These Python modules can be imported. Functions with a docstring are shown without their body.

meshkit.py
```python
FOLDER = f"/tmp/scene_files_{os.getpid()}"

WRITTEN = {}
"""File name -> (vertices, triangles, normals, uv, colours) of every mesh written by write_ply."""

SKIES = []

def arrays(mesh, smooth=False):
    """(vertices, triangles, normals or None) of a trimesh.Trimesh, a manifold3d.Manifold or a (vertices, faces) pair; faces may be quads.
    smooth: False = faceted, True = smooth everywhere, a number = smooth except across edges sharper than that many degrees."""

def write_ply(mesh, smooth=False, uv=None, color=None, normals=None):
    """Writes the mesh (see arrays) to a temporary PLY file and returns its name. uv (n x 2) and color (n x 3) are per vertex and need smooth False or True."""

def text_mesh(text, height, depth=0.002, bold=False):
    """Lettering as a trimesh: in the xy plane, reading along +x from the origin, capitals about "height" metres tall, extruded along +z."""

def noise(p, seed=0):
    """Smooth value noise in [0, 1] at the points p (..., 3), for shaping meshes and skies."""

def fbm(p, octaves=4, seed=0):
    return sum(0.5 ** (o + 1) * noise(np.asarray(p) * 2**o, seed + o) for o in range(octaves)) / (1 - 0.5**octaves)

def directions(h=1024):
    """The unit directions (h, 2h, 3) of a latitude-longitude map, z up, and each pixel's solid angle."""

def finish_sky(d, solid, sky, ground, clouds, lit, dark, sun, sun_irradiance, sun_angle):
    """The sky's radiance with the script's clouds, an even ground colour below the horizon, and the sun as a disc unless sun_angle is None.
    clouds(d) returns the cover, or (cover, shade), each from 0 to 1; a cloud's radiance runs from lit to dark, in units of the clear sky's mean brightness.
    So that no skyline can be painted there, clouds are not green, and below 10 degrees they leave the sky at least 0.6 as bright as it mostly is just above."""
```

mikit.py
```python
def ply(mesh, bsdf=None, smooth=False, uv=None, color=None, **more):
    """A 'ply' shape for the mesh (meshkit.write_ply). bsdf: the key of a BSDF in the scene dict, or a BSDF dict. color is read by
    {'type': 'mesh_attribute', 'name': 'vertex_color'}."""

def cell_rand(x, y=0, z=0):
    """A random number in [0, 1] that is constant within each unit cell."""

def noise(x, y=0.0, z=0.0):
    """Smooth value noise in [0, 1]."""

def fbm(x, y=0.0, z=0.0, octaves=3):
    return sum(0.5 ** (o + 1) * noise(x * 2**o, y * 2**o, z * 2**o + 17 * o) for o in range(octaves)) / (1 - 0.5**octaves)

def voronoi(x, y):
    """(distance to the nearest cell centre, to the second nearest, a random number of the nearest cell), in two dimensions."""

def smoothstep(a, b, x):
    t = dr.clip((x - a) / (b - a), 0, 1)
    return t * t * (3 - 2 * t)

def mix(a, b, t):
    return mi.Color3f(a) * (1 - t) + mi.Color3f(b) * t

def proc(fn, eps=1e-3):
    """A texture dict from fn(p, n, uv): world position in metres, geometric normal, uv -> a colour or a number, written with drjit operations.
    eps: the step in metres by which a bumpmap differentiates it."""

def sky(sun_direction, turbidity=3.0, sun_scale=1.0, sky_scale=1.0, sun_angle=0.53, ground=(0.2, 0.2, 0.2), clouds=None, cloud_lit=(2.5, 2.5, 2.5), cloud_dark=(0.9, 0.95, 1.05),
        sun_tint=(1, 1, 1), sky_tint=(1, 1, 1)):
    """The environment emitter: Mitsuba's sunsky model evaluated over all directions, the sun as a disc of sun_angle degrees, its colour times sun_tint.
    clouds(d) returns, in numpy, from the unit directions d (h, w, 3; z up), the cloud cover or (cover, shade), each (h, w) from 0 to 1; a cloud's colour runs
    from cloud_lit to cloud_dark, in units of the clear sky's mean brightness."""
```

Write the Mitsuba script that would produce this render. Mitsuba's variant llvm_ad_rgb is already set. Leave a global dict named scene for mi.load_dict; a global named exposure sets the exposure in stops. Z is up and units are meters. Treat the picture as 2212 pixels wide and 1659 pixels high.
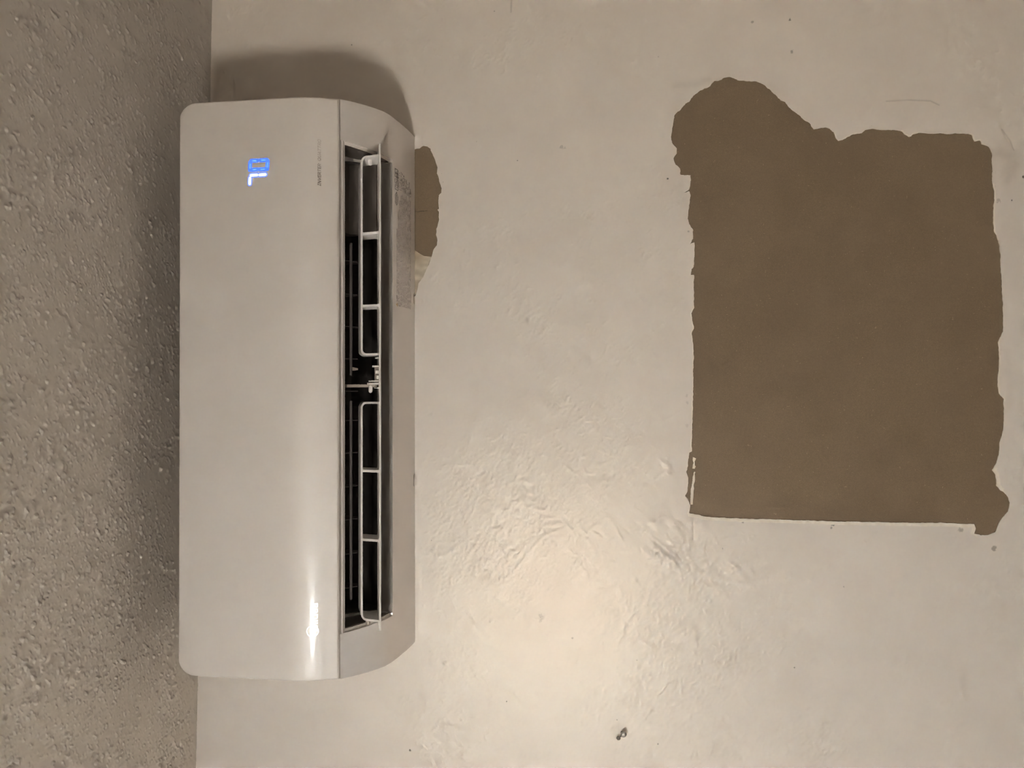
import math, random
import numpy as np, trimesh, mitsuba as mi, drjit as dr
import manifold3d as m3
from shapely.geometry import Polygon, LineString, Point, box as sbox
from shapely.ops import unary_union
from shapely import affinity
import mikit, meshkit
from mikit import proc, noise, fbm, smoothstep, mix

T = mi.ScalarTransform4f
rng = np.random.default_rng(7)
random.seed(7)
scene, labels = {}, {}

# ---------------------------------------------------------------- camera (phone held sideways, tilted up)
Z0 = 1.75                                   # height of the camera above the floor
F_PX, YAW, PITCH, ROLL = 1781.94, 0.0115, 0.1273, -0.0024
EYE = np.array([-0.0082, -1.2788, Z0])
FWD = np.array([math.sin(YAW) * math.cos(PITCH), math.cos(YAW) * math.cos(PITCH), math.sin(PITCH)])
_up = np.array([1.0, 0, 0]) - FWD * FWD[0]
_up /= np.linalg.norm(_up)
UP = math.cos(ROLL) * _up + math.sin(ROLL) * np.cross(_up, FWD)
LEFT = np.cross(UP, FWD)
scene['camera'] = {
    'type': 'thinlens', 'fov': math.degrees(2 * math.atan(1106 / F_PX)), 'fov_axis': 'x',
    'aperture_radius': 0.0022, 'focus_distance': 1.25, 'near_clip': 0.01, 'far_clip': 50.0,
    'to_world': T().look_at(origin=EYE.tolist(), target=(EYE + FWD).tolist(), up=UP.tolist())}

exposure = 0.0
LAMP = np.array([-0.716, -1.617, Z0 + 0.207])
LAMP_R = 0.086
LAMP_L = 375.0
LAMP_COLOR = (1.0, 0.855, 0.735)
WALL_ROUGH, WALL_SPEC = 0.35, 0.02


def ray(px, py):
    v = FWD - LEFT * (px - 1106) / F_PX - UP * (py - 829.5) / F_PX
    return v


def at(px, py, d=0.0):
    """the point at distance d in front of the back wall that is seen at this place of the photograph"""
    v = ray(px, py)
    return EYE + v * ((-d - EYE[1]) / v[1])


def at_x(px, py, x):
    v = ray(px, py)
    p = EYE + v * ((x - EYE[0]) / v[0])
    return -p[1], p[2]


# ---------------------------------------------------------------- helpers
def smooth_rand(c, amp=0.03):
    return c


def bsdf(key, **d):
    scene[key] = d


def rgb(*c):
    return {'type': 'rgb', 'value': list(c)}


def principled(key, color, rough, spec=0.5, bump=None, bump_scale=1.0, metallic=0.0, clearcoat=0.0, ccg=0.9):
    d = {'type': 'principled', 'base_color': rgb(*color) if isinstance(color, tuple) else color, 'roughness': rough, 'specular': spec, 'metallic': metallic}
    if clearcoat:
        d['clearcoat'] = clearcoat
        d['clearcoat_gloss'] = ccg
    if bump is not None:
        d = {'type': 'bumpmap', 'arbitrary': bump, 'scale': bump_scale, 'bsdf': d}
    scene[key] = {'type': 'twosided', 'bsdf': d}


def obj(name, mesh, mat, parent=None, smooth=False, **more):
    key = name if parent is None else parent + '__' + name
    base, k = key, 0
    while key in scene:
        k += 1
        key = f'{base}_{k:03d}'
    scene[key] = mikit.ply(mesh, mat, smooth=smooth, **more)
    return key


def label(key, text=None, category=None, group=None, kind=None):
    d = {}
    for n, v in (('label', text), ('category', category), ('group', group), ('kind', kind)):
        if v:
            d[n] = v
    labels[key] = d


def to_tri(m):
    q = m.to_mesh()
    return trimesh.Trimesh(np.array(q.vert_properties[:, :3]), np.array(q.tri_verts), process=False)


DZX = np.array([[0, 0, 1, 0], [-1, 0, 0, 0], [0, 1, 0, 0]], float)   # (d, z, x) -> world


def prism(poly_dz, x0, x1):
    """a prism along x whose section is a polygon in (distance from wall, height)"""
    cs = m3.CrossSection([np.asarray(poly_dz, float)], m3.FillRule.NonZero)
    return cs.extrude(x1 - x0).translate((0, 0, x0)).transform(DZX)


def wbox(x0, x1, d0, d1, z0, z1):
    return m3.Manifold.cube((abs(x1 - x0), abs(d1 - d0), abs(z1 - z0))).translate((min(x0, x1), -max(d0, d1), min(z0, z1)))


def rounded_bar(p0, p1, r, n=16):
    p0, p1 = np.asarray(p0, float), np.asarray(p1, float)
    m = trimesh.creation.capsule(height=np.linalg.norm(p1 - p0), radius=r, count=[n, n])
    m.apply_translation(-m.bounds.mean(0))
    return m.apply_transform(trimesh.geometry.align_vectors([0, 0, 1], p1 - p0)).apply_translation((p0 + p1) / 2)


def cyl(p0, p1, r, n=32):
    return trimesh.creation.cylinder(radius=r, segment=[p0, p1], sections=n)


def extrude(poly, depth):
    polys = getattr(poly, 'geoms', [poly])
    return trimesh.util.concatenate([trimesh.creation.extrude_polygon(g, depth, engine='earcut') for g in polys if g.area > 0])


def on_wall(poly, y0, y1):
    """a polygon in (x, z) as a sheet between y0 (front) and y1 (back)"""
    m = extrude(poly, y1 - y0)
    v = m.vertices
    w = np.stack([v[:, 0], y1 - v[:, 2], v[:, 1]], 1)
    return trimesh.Trimesh(w, m.faces, process=False)


def trace(pts, d=0.0):
    return [tuple(at(px, py, d)[[0, 2]]) for px, py in pts]


def ragged(pts, step=2.2, amp=0.7, seed=1):
    """an outline with the small tears of ripped paper (in pixels of the photograph, before it is laid on the wall)"""
    ring = np.array(pts + [pts[0]], float)
    out = []
    for a, b in zip(ring[:-1], ring[1:]):
        n = max(1, int(np.linalg.norm(b - a) / step))
        for k in range(n):
            out.append(a + (b - a) * k / n)
    out = np.array(out)
    q = np.column_stack([out * 0.16, np.zeros(len(out))])
    q2 = np.column_stack([out * 0.45, np.zeros(len(out))])
    jx = (meshkit.noise(q, seed) - 0.5) * 2.2 * amp + (meshkit.noise(q2, seed + 9) - 0.5) * 1.5 * amp
    jy = (meshkit.noise(q, seed + 5) - 0.5) * 2.2 * amp + (meshkit.noise(q2, seed + 14) - 0.5) * 1.5 * amp
    return [tuple(p) for p in out + np.column_stack([jx, jy])]


# ---------------------------------------------------------------- wall materials
def seg_dist(p, a, b):
    ax, az, bx, bz = float(a[0]), float(a[2]), float(b[0]), float(b[2])
    ux, uz = bx - ax, bz - az
    L2 = ux * ux + uz * uz + 1e-12
    t = dr.clip(((p.x - ax) * ux + (p.z - az) * uz) / L2, 0, 1)
    return dr.sqrt(dr.square(p.x - ax - t * ux) + dr.square(p.z - az - t * uz)), t


RIDGES = [  # hairline cracks, tape edges and blisters of the painted wall: pixel polylines, half width and height in metres
    ([(1118, 1224), (1140, 1195), (1172, 1160), (1200, 1146)], 0.0022, 0.00035),
    ([(1068, 1288), (1090, 1306), (1125, 1322), (1160, 1338), (1200, 1342), (1250, 1340)], 0.0022, 0.00032),
    ([(1404, 830), (1412, 880), (1434, 910), (1470, 888), (1462, 850)], 0.0018, 0.00032),
    ([(1392, 1190), (1425, 1212), (1460, 1218), (1500, 1232), (1560, 1252), (1640, 1268)], 0.003, 0.00035),
    ([(1640, 1262), (1760, 1252), (1880, 1256), (1980, 1240)], 0.002, 0.00022),
    ([(1440, 975), (1446, 1010), (1434, 1022)], 0.0035, 0.0006),
    ([(1915, 219), (1960, 216), (2010, 218), (2028, 227)], 0.0011, -0.0006),
    ([(2075, 228), (2110, 232), (2165, 240)], 0.002, 0.0004),
    ([(2165, 280), (2182, 304), (2190, 325)], 0.0011, -0.0007),
    ([(2190, 330), (2195, 350), (2176, 385)], 0.005, 0.0007),
    ([(1430, 200), (1480, 192), (1500, 180), (1530, 172)], 0.005, 0.0006),
    ([(1497, 1120), (1497, 1165)], 0.0009, -0.0005),
    ([(1280, 520), (1272, 600), (1290, 700), (1283, 760)], 0.006, 0.0002),
    ([(1270, 620), (1278, 660)], 0.004, 0.0002),
    ([(920, 284), (908, 310)], 0.003, 0.0007),
]
RIDGES3 = [([at(*q) for q in pts], w, h) for pts, w, h in RIDGES]
LUMPS = [(1418, 1196, .012, .0010), (1440, 1206, .010, .0010), (1455, 1216, .008, .0008), (1590, 1225, .011, .0008), (1700, 1248, .007, .0006), (1750, 1250, .006, .0006),
         (1868, 1170, .003, .0008), (1835, 145, .004, .0008), (2130, 150, .016, .0006), (2110, 130, .012, .0006), (2145, 185, .014, .0005),
         (936, 1188, .003, .0009), (980, 1190, .0025, .0009), (1345, 867, .003, .0008), (1260, 985, .003, .0008), (961, 1434, .003, .0012), (1440, 1000, .008, .0007),
         (1380, 645, .006, .0005), (929, 893, .003, -.0006), (1168, 1334, .004, -.0005), (1420, 1130, .006, .0006)]
LUMPS3 = [(at(a, b), r, h) for a, b, r, h in LUMPS]


def seg_np(x, z, a, b):
    ax, az, ux, uz = a[0], a[2], b[0] - a[0], b[2] - a[2]
    t = np.clip(((x - ax) * ux + (z - az) * uz) / (ux * ux + uz * uz + 1e-12), 0, 1)
    return np.hypot(x - ax - t * ux, z - az - t * uz)


def nz(x, z, fx, fz, seed):
    return meshkit.noise(np.stack([x * fx, z * fz, np.zeros_like(x)], -1), seed)


def wall_height(x, z):
    """relief of the rolled paint, in metres: orange peel everywhere, with the mended places' ridges and lumps"""
    wx = x + (nz(x, z, 90, 90, 41) - .5) * .006
    wz = z + (nz(x, z, 90, 90, 42) - .5) * .006
    peel = nz(wx, wz, 270, 300, 1) * .00038 + nz(wx, wz, 420, 440, 2) * .00010 + nz(x, z, 90, 100, 3) * .00012 + nz(x, z, 16, 14, 5) * .00016
    grain = np.clip((nz(wx, wz, 210, 210, 8) - .80) / .2, 0, 1) * .00035
    damp = 0.62 + 0.45 * np.clip((nz(x, z, 5, 5, 9) - .3) / .4, 0, 1)
    h = (peel + grain) * damp * PEEL
    r1, r2 = nz(x, z, 300, 300, 12), nz(x, z, 220, 220, 13)
    for pts, w, hh in RIDGES3:
        xs, zs = [q[0] for q in pts], [q[2] for q in pts]
        m = (x > min(xs) - 4 * w) & (x < max(xs) + 4 * w) & (z > min(zs) - 4 * w) & (z < max(zs) + 4 * w)
        w = max(w, .0014)
        dm = np.full(m.sum(), 9.0)
        for a, b in zip(pts[:-1], pts[1:]):
            dm = np.minimum(dm, seg_np(x[m], z[m], a, b))
        dm = dm + (r1[m] - .5) * w * .8
        h[m] += hh * np.exp(-(dm / w) ** 2)
    for c, r, hh in LUMPS3:
        m = (np.abs(x - c[0]) < 3 * r) & (np.abs(z - c[2]) < 3 * r)
        h[m] += hh * np.exp(-((x[m] - c[0]) ** 2 + (z[m] - c[2]) ** 2) / (r * r)) * (.2 + 1.9 * r2[m]) * 1.3
    return h


PEEL = 1.5


SPECKS = [(1706, 42, 3.2, .75), (1625, 48, 4, .45), (1710, 112, 5, .5), (1422, 123, 2, .6), (1068, 25, 2, .5), (1213, 318, 5.5, .3), (1220, 320, 4, .2), (1118, 347, 1.8, .7), (1030, 306, 1.6, .4),
          (1443, 386, 2.6, .9), (2211, 382, 3.5, .95), (2185, 433, 1.8, .8), (2157, 433, 6, .35), (886, 1620, 2.8, .85), (1095, 1515, 1.8, .8), (1716, 1442, 2, .7), (1168, 1330, 6, .22), (1168, 1341, 5, .2),
          (1237, 1378, 2.6, .35), (2075, 1145, 6.5, .45), (2146, 1184, 6.5, .5), (1605, 1128, 3, .6), (1799, 1134, 3.5, .7), (1796, 1140, 3, .6), (1822, 1267, 2, .4), (1561, 1185, 1.6, .5), (1421, 1607, 2, .6),
          (760, 97, 1.8, .7), (1333, 1555, 1.6, .5), (957, 393, 1.8, .4), (954, 375, 1.5, .4), (932, 1167, 1.6, .6), (1376, 1426, 2, .4), (1487, 500, 2.5, .4), (1484, 855, 4, .18), (1484, 870, 4, .18), (1484, 920, 5, .15)]
SPECKS3 = [(at(a, b), r / 1390.0, s) for a, b, r, s in SPECKS]
SMUDGES = [([(1105, -4), (1104, 26)], .0016, .32), ([(2160, 330), (2190, 340), (2180, 372)], .010, .22), ([(1460, 185), (1500, 182), (1530, 172)], .006, .16), ([(1470, 400), (1480, 440)], .010, .10),
           ([(2190, 345), (2176, 390)], .006, .2), ([(2172, 760), (2184, 830), (2178, 880)], .006, .12), ([(1490, 1125), (1520, 1122)], .008, .14), ([(1915, 219), (1960, 216), (2010, 218), (2028, 227)], .0012, .28),
           ([(2165, 280), (2182, 304), (2190, 325)], .0012, .3), ([(1497, 1120), (1497, 1165)], .001, .3)]
SMUDGES3 = [([at(*q) for q in pts], w, s) for pts, w, s in SMUDGES]


def wall_color(p, n, uv):
    t = fbm(p.x * 7, p.z * 7, 1.0, 3)
    c = mix((0.690, 0.640, 0.588), (0.665, 0.622, 0.575), smoothstep(0.3, 0.7, t))
    dark = mi.Float(0.0)
    wob = (noise(p.x * 500, p.z * 500, 1.0) - 0.5)
    for q, r, s in SPECKS3:
        d = dr.sqrt(dr.square(p.x - float(q[0])) + dr.square(p.z - float(q[2])))
        dark = dr.maximum(dark, s * (1 - smoothstep(0.45 * r, r, d + wob * r * 0.7)))
    for pts, w, s in SMUDGES3:
        dmin = mi.Float(9.0)
        for a, b in zip(pts[:-1], pts[1:]):
            d, _ = seg_dist(p, a, b)
            dmin = dr.minimum(dmin, d)
        dark = dr.maximum(dark, s * dr.exp(-dr.square(dmin / w)) * (0.35 + 0.75 * fbm(p.x * 90, p.z * 70, 6.0, 4)))
    return mix(c, (0.10, 0.09, 0.075), dr.clip(dark, 0, 0.95))


principled('wall_paint', proc(wall_color), WALL_ROUGH, WALL_SPEC)
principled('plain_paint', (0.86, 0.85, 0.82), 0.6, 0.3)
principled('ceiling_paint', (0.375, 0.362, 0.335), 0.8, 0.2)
principled('floor_wood', proc(lambda p, n, uv: mix((0.075, 0.06, 0.05), (0.055, 0.045, 0.036), fbm(p.x * 22, p.y * 2.5, 0.0, 3))), 0.45, 0.4)


def bare_color(p, n, uv):
    f = fbm(p.x * 9, p.z * 9, 2.0, 4)
    g = noise(p.x * 900, p.z * 900, 1.0)
    c = mix((0.124, 0.098, 0.066), (0.110, 0.086, 0.057), smoothstep(0.3, 0.7, f))
    c = c * (0.93 + 0.14 * g)
    fibre = smoothstep(0.94, 0.99, noise(p.x * 560, p.z * 560, 8.0))
    return mix(c, (0.36, 0.30, 0.22), fibre * 0.35)


principled('bare_drywall', proc(bare_color), 0.55, 0.35)
principled('torn_paper', proc(lambda p, n, uv: mix((0.82, 0.78, 0.71), (0.66, 0.60, 0.51), fbm(p.x * 160, p.z * 160, 4.0, 3))), 0.8, 0.2)
principled('old_glue', proc(lambda p, n, uv: mix((0.36, 0.31, 0.235), (0.62, 0.57, 0.48), smoothstep(0.35, 0.75, fbm(p.x * 60, p.z * 30, 4.0, 3)))), 0.12, 0.5,
           bump=proc(lambda p, n, uv: fbm(p.x * 90, p.z * 130, 1.0, 3) * 0.0022, eps=4e-4))
# ---------------------------------------------------------------- the unit's materials
principled('gloss_plastic', (0.50, 0.482, 0.458), 0.52, 0.7, clearcoat=0.8, ccg=0.99)
principled('satin_plastic', (0.61, 0.59, 0.567), 0.30, 0.45)
principled('vane_plastic', (0.82, 0.81, 0.79), 0.25, 0.5)
principled('grey_plastic', (0.20, 0.19, 0.175), 0.4, 0.4)
principled('dark_plastic', (0.022, 0.021, 0.021), 0.4, 0.5)
principled('black_plastic', (0.012, 0.012, 0.012), 0.5, 0.35)
principled('duct_grey', (0.030, 0.028, 0.026), 0.35, 0.5)
principled('label_ink', (0.060, 0.050, 0.045), 0.6, 0.3)
principled('icon_ink', (0.03, 0.028, 0.026), 0.6, 0.3)
principled('amber_ink', (0.42, 0.27, 0.06), 0.6, 0.3)
principled('logo_chrome', (0.93, 0.93, 0.93), 0.33, 0.5, metallic=1.0)
principled('steel', (0.42, 0.43, 0.43), 0.22, 0.5, metallic=1.0)
principled('dark_steel', (0.10, 0.10, 0.095), 0.4, 0.5, metallic=0.6)
principled('brass', (0.55, 0.42, 0.22), 0.35, 0.5, metallic=1.0)

# ================================================================ the room
XL, XR, DMAX = -1.25, 1.90, 2.9
FLOOR = 0.0
ca, cb = at(457, 40), at(423, 1640)                 # where ceiling and wall meet in the photograph
CSL = (ca[2] - cb[2]) / (ca[0] - cb[0])
CEIL0 = ca[2] - CSL * ca[0]
SKIN = 0.0013


def ceil_z(x):
    return CEIL0 + CSL * x


BIG = [(1492, 379), (1470, 377), (1469, 365), (1459, 354), (1455, 342), (1463, 331), (1462, 320), (1453, 311), (1449, 298), (1453, 275), (1457, 248), (1472, 234), (1481, 223), (1489, 219), (1499, 206), (1515, 194), (1535, 185),
       (1542, 175), (1555, 174), (1564, 168), (1575, 165), (1587, 169), (1595, 173), (1611, 175), (1634, 175), (1651, 183), (1670, 200), (1687, 216), (1696, 220), (1703, 230), (1727, 249), (1737, 259), (1749, 265), (1752, 271),
       (1758, 279), (1770, 277), (1783, 275), (1793, 278), (1801, 286), (1804, 294), (1811, 304), (1822, 301), (1839, 292), (1862, 287), (1869, 281), (1884, 278), (1905, 281), (1931, 280), (1949, 284), (1955, 291), (1965, 296),
       (1974, 289), (1987, 287), (2022, 289), (2030, 287), (2050, 290), (2065, 288), (2091, 289), (2100, 292), (2102, 300), (2106, 306), (2117, 303), (2121, 311), (2134, 316), (2139, 322), (2144, 332), (2142, 352), (2144, 369),
       (2143, 395), (2147, 412), (2149, 434), (2146, 444), (2146, 483), (2148, 501), (2153, 509), (2159, 531), (2161, 549), (2162, 584), (2167, 657), (2167, 717), (2156, 739), (2159, 779), (2155, 825), (2157, 850), (2168, 861),
       (2169, 907), (2168, 927), (2160, 956), (2158, 983), (2151, 1004), (2143, 1016), (2151, 1026), (2153, 1050), (2160, 1058), (2174, 1068), (2182, 1085), (2178, 1104), (2166, 1118), (2158, 1130), (2151, 1149), (2135, 1156),
       (2118, 1156), (2104, 1153), (2108, 1141), (2104, 1132), (2074, 1131), (2054, 1130), (2016, 1129), (1977, 1129), (1900, 1128), (1768, 1125), (1709, 1123), (1621, 1121), (1521, 1116), (1507, 1111), (1489, 1109), (1491, 1091),
       (1486, 1077), (1480, 1072), (1485, 1060), (1487, 1033), (1483, 1021), (1486, 1004), (1489, 978), (1494, 975), (1495, 925), (1497, 869), (1498, 780), (1499, 774), (1498, 750), (1494, 721), (1499, 709), (1495, 692), (1494, 677),
       (1499, 665), (1499, 594), (1493, 593), (1494, 581), (1499, 576), (1501, 523), (1491, 527), (1497, 516), (1497, 496), (1489, 484), (1486, 472), (1489, 443), (1492, 422), (1489, 413), (1477, 416), (1489, 409), (1491, 400)]
SMALL = [(870, 318), (894, 323), (906, 320), (913, 315), (923, 316), (930, 321), (930, 325), (935, 334), (940, 346), (945, 363), (944, 375), (947, 382), (949, 391), (954, 407), (953, 417), (948, 422), (947, 437), (948, 451), (945, 453), (948, 458),
         (948, 478), (943, 494), (942, 507), (945, 520), (944, 530), (937, 538), (932, 555), (926, 572), (916, 595), (904, 612), (901, 629), (897, 640), (870, 640)]
big = Polygon(trace(ragged(BIG, amp=0.7, seed=3))).buffer(0)
small = Polygon(trace(ragged(SMALL, amp=0.4, seed=5))).buffer(0)
islands = [Polygon(trace(ragged(q, amp=0.8, step=1.5, seed=11))).buffer(0) for q in (
    [(1496, 987), (1504, 990), (1500, 1000), (1503, 1008), (1501, 1013), (1495, 1013), (1498, 1000)], [(1499, 1019), (1502, 1020), (1499, 1050), (1497, 1090), (1491, 1090), (1494, 1050)])]
bare = unary_union([big, small])
GX0, GX1, GZ0, GZ1, GS = -0.70, 0.72, 1.10, 2.47, 0.0016


def relief_sheet(x0, x1, z0, z1, step, height, y_base, keep):
    """a dense sheet with relief towards the room; keep(x, z of cell centres) -> mask. Returns vertices, normals, faces, cell mask, axes."""
    xs, zs = np.arange(x0, x1 + step / 2, step), np.arange(z0, z1 + step / 2, step)
    X, Z = np.meshgrid(xs, zs, indexing='ij')
    H = height(X, Z)
    gx, gz = np.gradient(H, step)
    N = np.stack([-gx, -np.ones_like(gx), -gz], -1)
    N /= np.linalg.norm(N, axis=-1, keepdims=True)
    V = np.stack([X, y_base - H, Z], -1)
    nx, nz_ = X.shape
    i = np.arange(nx * nz_).reshape(nx, nz_)
    k = keep((X[:-1, :-1] + step / 2), (Z[:-1, :-1] + step / 2))
    a, b, c, d = i[:-1, :-1][k], i[1:, :-1][k], i[1:, 1:][k], i[:-1, 1:][k]
    F = np.vstack([np.stack([a, b, c], 1), np.stack([a, c, d], 1)])
    used = np.unique(F)
    re = np.full(nx * nz_, -1)
    re[used] = np.arange(len(used))
    return V.reshape(-1, 3)[used], N.reshape(-1, 3)[used], re[F], k, xs, zs


import shapely
soft = bare.buffer(GS * 2.2)
bare_far = bare.buffer(0.0005)


def tapered(x, z):
    h = wall_height(x, z)
    m = shapely.contains_xy(bare.buffer(0.012), x.ravel(), z.ravel()).reshape(x.shape)
    t = np.ones_like(h)
    t[m] = np.clip((shapely.distance(shapely.points(x[m], z[m]), bare) - .003) / .009, 0, 1)
    return h * t


def outside(x, z):
    return ~shapely.contains_xy(soft, x.ravel(), z.ravel()).reshape(x.shape)


wv, wn, wf, kept, gxs, gzs = relief_sheet(GX0, GX1, GZ0, GZ1, GS, tapered, 0.0, outside)
ci, cj = np.nonzero(~kept)
hole = shapely.union_all(shapely.box(gxs[ci] - 1e-9, gzs[cj] - 1e-9, gxs[ci + 1] + 1e-9, gzs[cj + 1] + 1e-9)).buffer(0)
frame = sbox(XL, 0, XR, 2.75).difference(sbox(gxs[0], gzs[0], gxs[-1], gzs[-1]))
parts_v, parts_n, parts_f, cnt = [wv], [wn], [wf], len(wv)
for reg in (hole.difference(bare), frame):
    for g in getattr(reg, 'geoms', [reg]):
        if g.area < 1e-9:
            continue
        tv, tf = trimesh.creation.triangulate_polygon(g, engine='earcut')
        tv3 = np.stack([tv[:, 0], np.zeros(len(tv)), tv[:, 1]], 1)
        parts_v.append(tv3)
        parts_n.append(np.tile([0, -1.0, 0], (len(tv), 1)))
        parts_f.append(tf + cnt)
        cnt += len(tv)
for g in getattr(bare, 'geoms', [bare]):                # the thickness of the torn paint layer
    for r_ in [g.exterior] + list(g.interiors):
        p = np.array(r_.coords)
        for q0, q1 in zip(p[:-1], p[1:]):
            t = q1 - q0
            nrm = np.array([t[1], 0, -t[0]]) / (np.linalg.norm(t) + 1e-12)
            parts_v.append(np.array([(q0[0], 0, q0[1]), (q1[0], 0, q1[1]), (q1[0], SKIN, q1[1]), (q0[0], SKIN, q0[1])]))
            parts_n.append(np.tile(-nrm, (4, 1)))
            parts_f.append(np.array([(0, 1, 2), (0, 2, 3)]) + cnt)
            cnt += 4
core = trimesh.creation.box(bounds=[(XL, SKIN + 0.0008, 0.0), (XR, 0.11, 2.75)])
cv = core.triangles.reshape(-1, 3)
parts_v.append(cv)
parts_n.append(np.repeat(core.face_normals, 3, 0))
parts_f.append(np.arange(len(cv)).reshape(-1, 3) + cnt)


def ply_n(v, n, f, mat):
    """a mesh with its own vertex normals"""
    path = meshkit.write_ply((np.asarray(v, float), np.asarray(f, int)), False, None, None, normals=np.asarray(n))
    return {'type': 'ply', 'filename': path, 'face_normals': False, 'bsdf': {'type': 'ref', 'id': mat}}


scene['wall_back'] = ply_n(np.vstack(parts_v), np.vstack(parts_n), np.vstack(parts_f), 'wall_paint')
label('wall_back', 'cream semi-gloss painted wall with torn bare patches, behind the air conditioner', kind='structure')
def rough_paper(x, z):
    return nz(x, z, 330, 330, 61) * .00010 + nz(x, z, 170, 190, 62) * .00010 + nz(x, z, 40, 45, 63) * .00012


for poly, txt in ((big, 'large brown patch of bare drywall with a torn rounded corner'), (small, 'small brown patch of bare drywall below the air conditioner')):
    bx = poly.buffer(.004).bounds
    inside = poly.buffer(.004)
    v_, n_, f_, _, _, _ = relief_sheet(bx[0], bx[2], bx[1], bx[3], .0021, rough_paper, SKIN + .0001, lambda x, z: shapely.contains_xy(inside, x.ravel(), z.ravel()).reshape(x.shape))
    key = 'wall_back__bare_patch' + ('' if poly is big else '_001')
    scene[key] = ply_n(v_, n_, f_, 'bare_drywall')
    label(key, txt)
for isl in islands:
    k = obj('paint_flake', on_wall(isl, 0.0, SKIN - 0.0002), 'torn_paper', 'wall_back')
    label(k, 'thin white flake of paint left at the edge of the large patch')
# the ragged white fringe where the paper was ripped
rim = big.buffer(0.0026).difference(big)
RIMS = [[(1486, 1100), (1486, 1128), (1600, 1131), (1810, 1140), (1960, 1138), (2070, 1140), (2112, 1160), (2112, 1126), (1900, 1118), (1600, 1110), (1500, 1106)],
        [(1488, 660), (1488, 980), (1506, 980), (1506, 660)], [(1800, 284), (1800, 310), (1850, 300), (1850, 284)], [(1945, 278), (1945, 302), (1985, 300), (1985, 280)], [(2095, 282), (2095, 312), (2130, 318), (2130, 296)],
        [(2140, 396), (2140, 520), (2165, 520), (2160, 396)], [(2150, 735), (2150, 866), (2172, 866), (2172, 735)], [(2142, 1010), (2142, 1066), (2170, 1072), (2170, 1010)]]
for i, q in enumerate(RIMS):
    area = Polygon(trace(ragged(q, amp=2.0, seed=20 + i))).buffer(0)
    wide = 0.0050 if i in (0, 7) else 0.0017
    e = big.buffer(wide).difference(big.buffer(0.0002)).intersection(area)
    if not e.is_empty:
        k = obj('torn_edge', on_wall(e, -0.0004, SKIN), 'torn_paper', 'wall_back')
        label(k, 'ragged white torn paper edge of the large bare patch')
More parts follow.
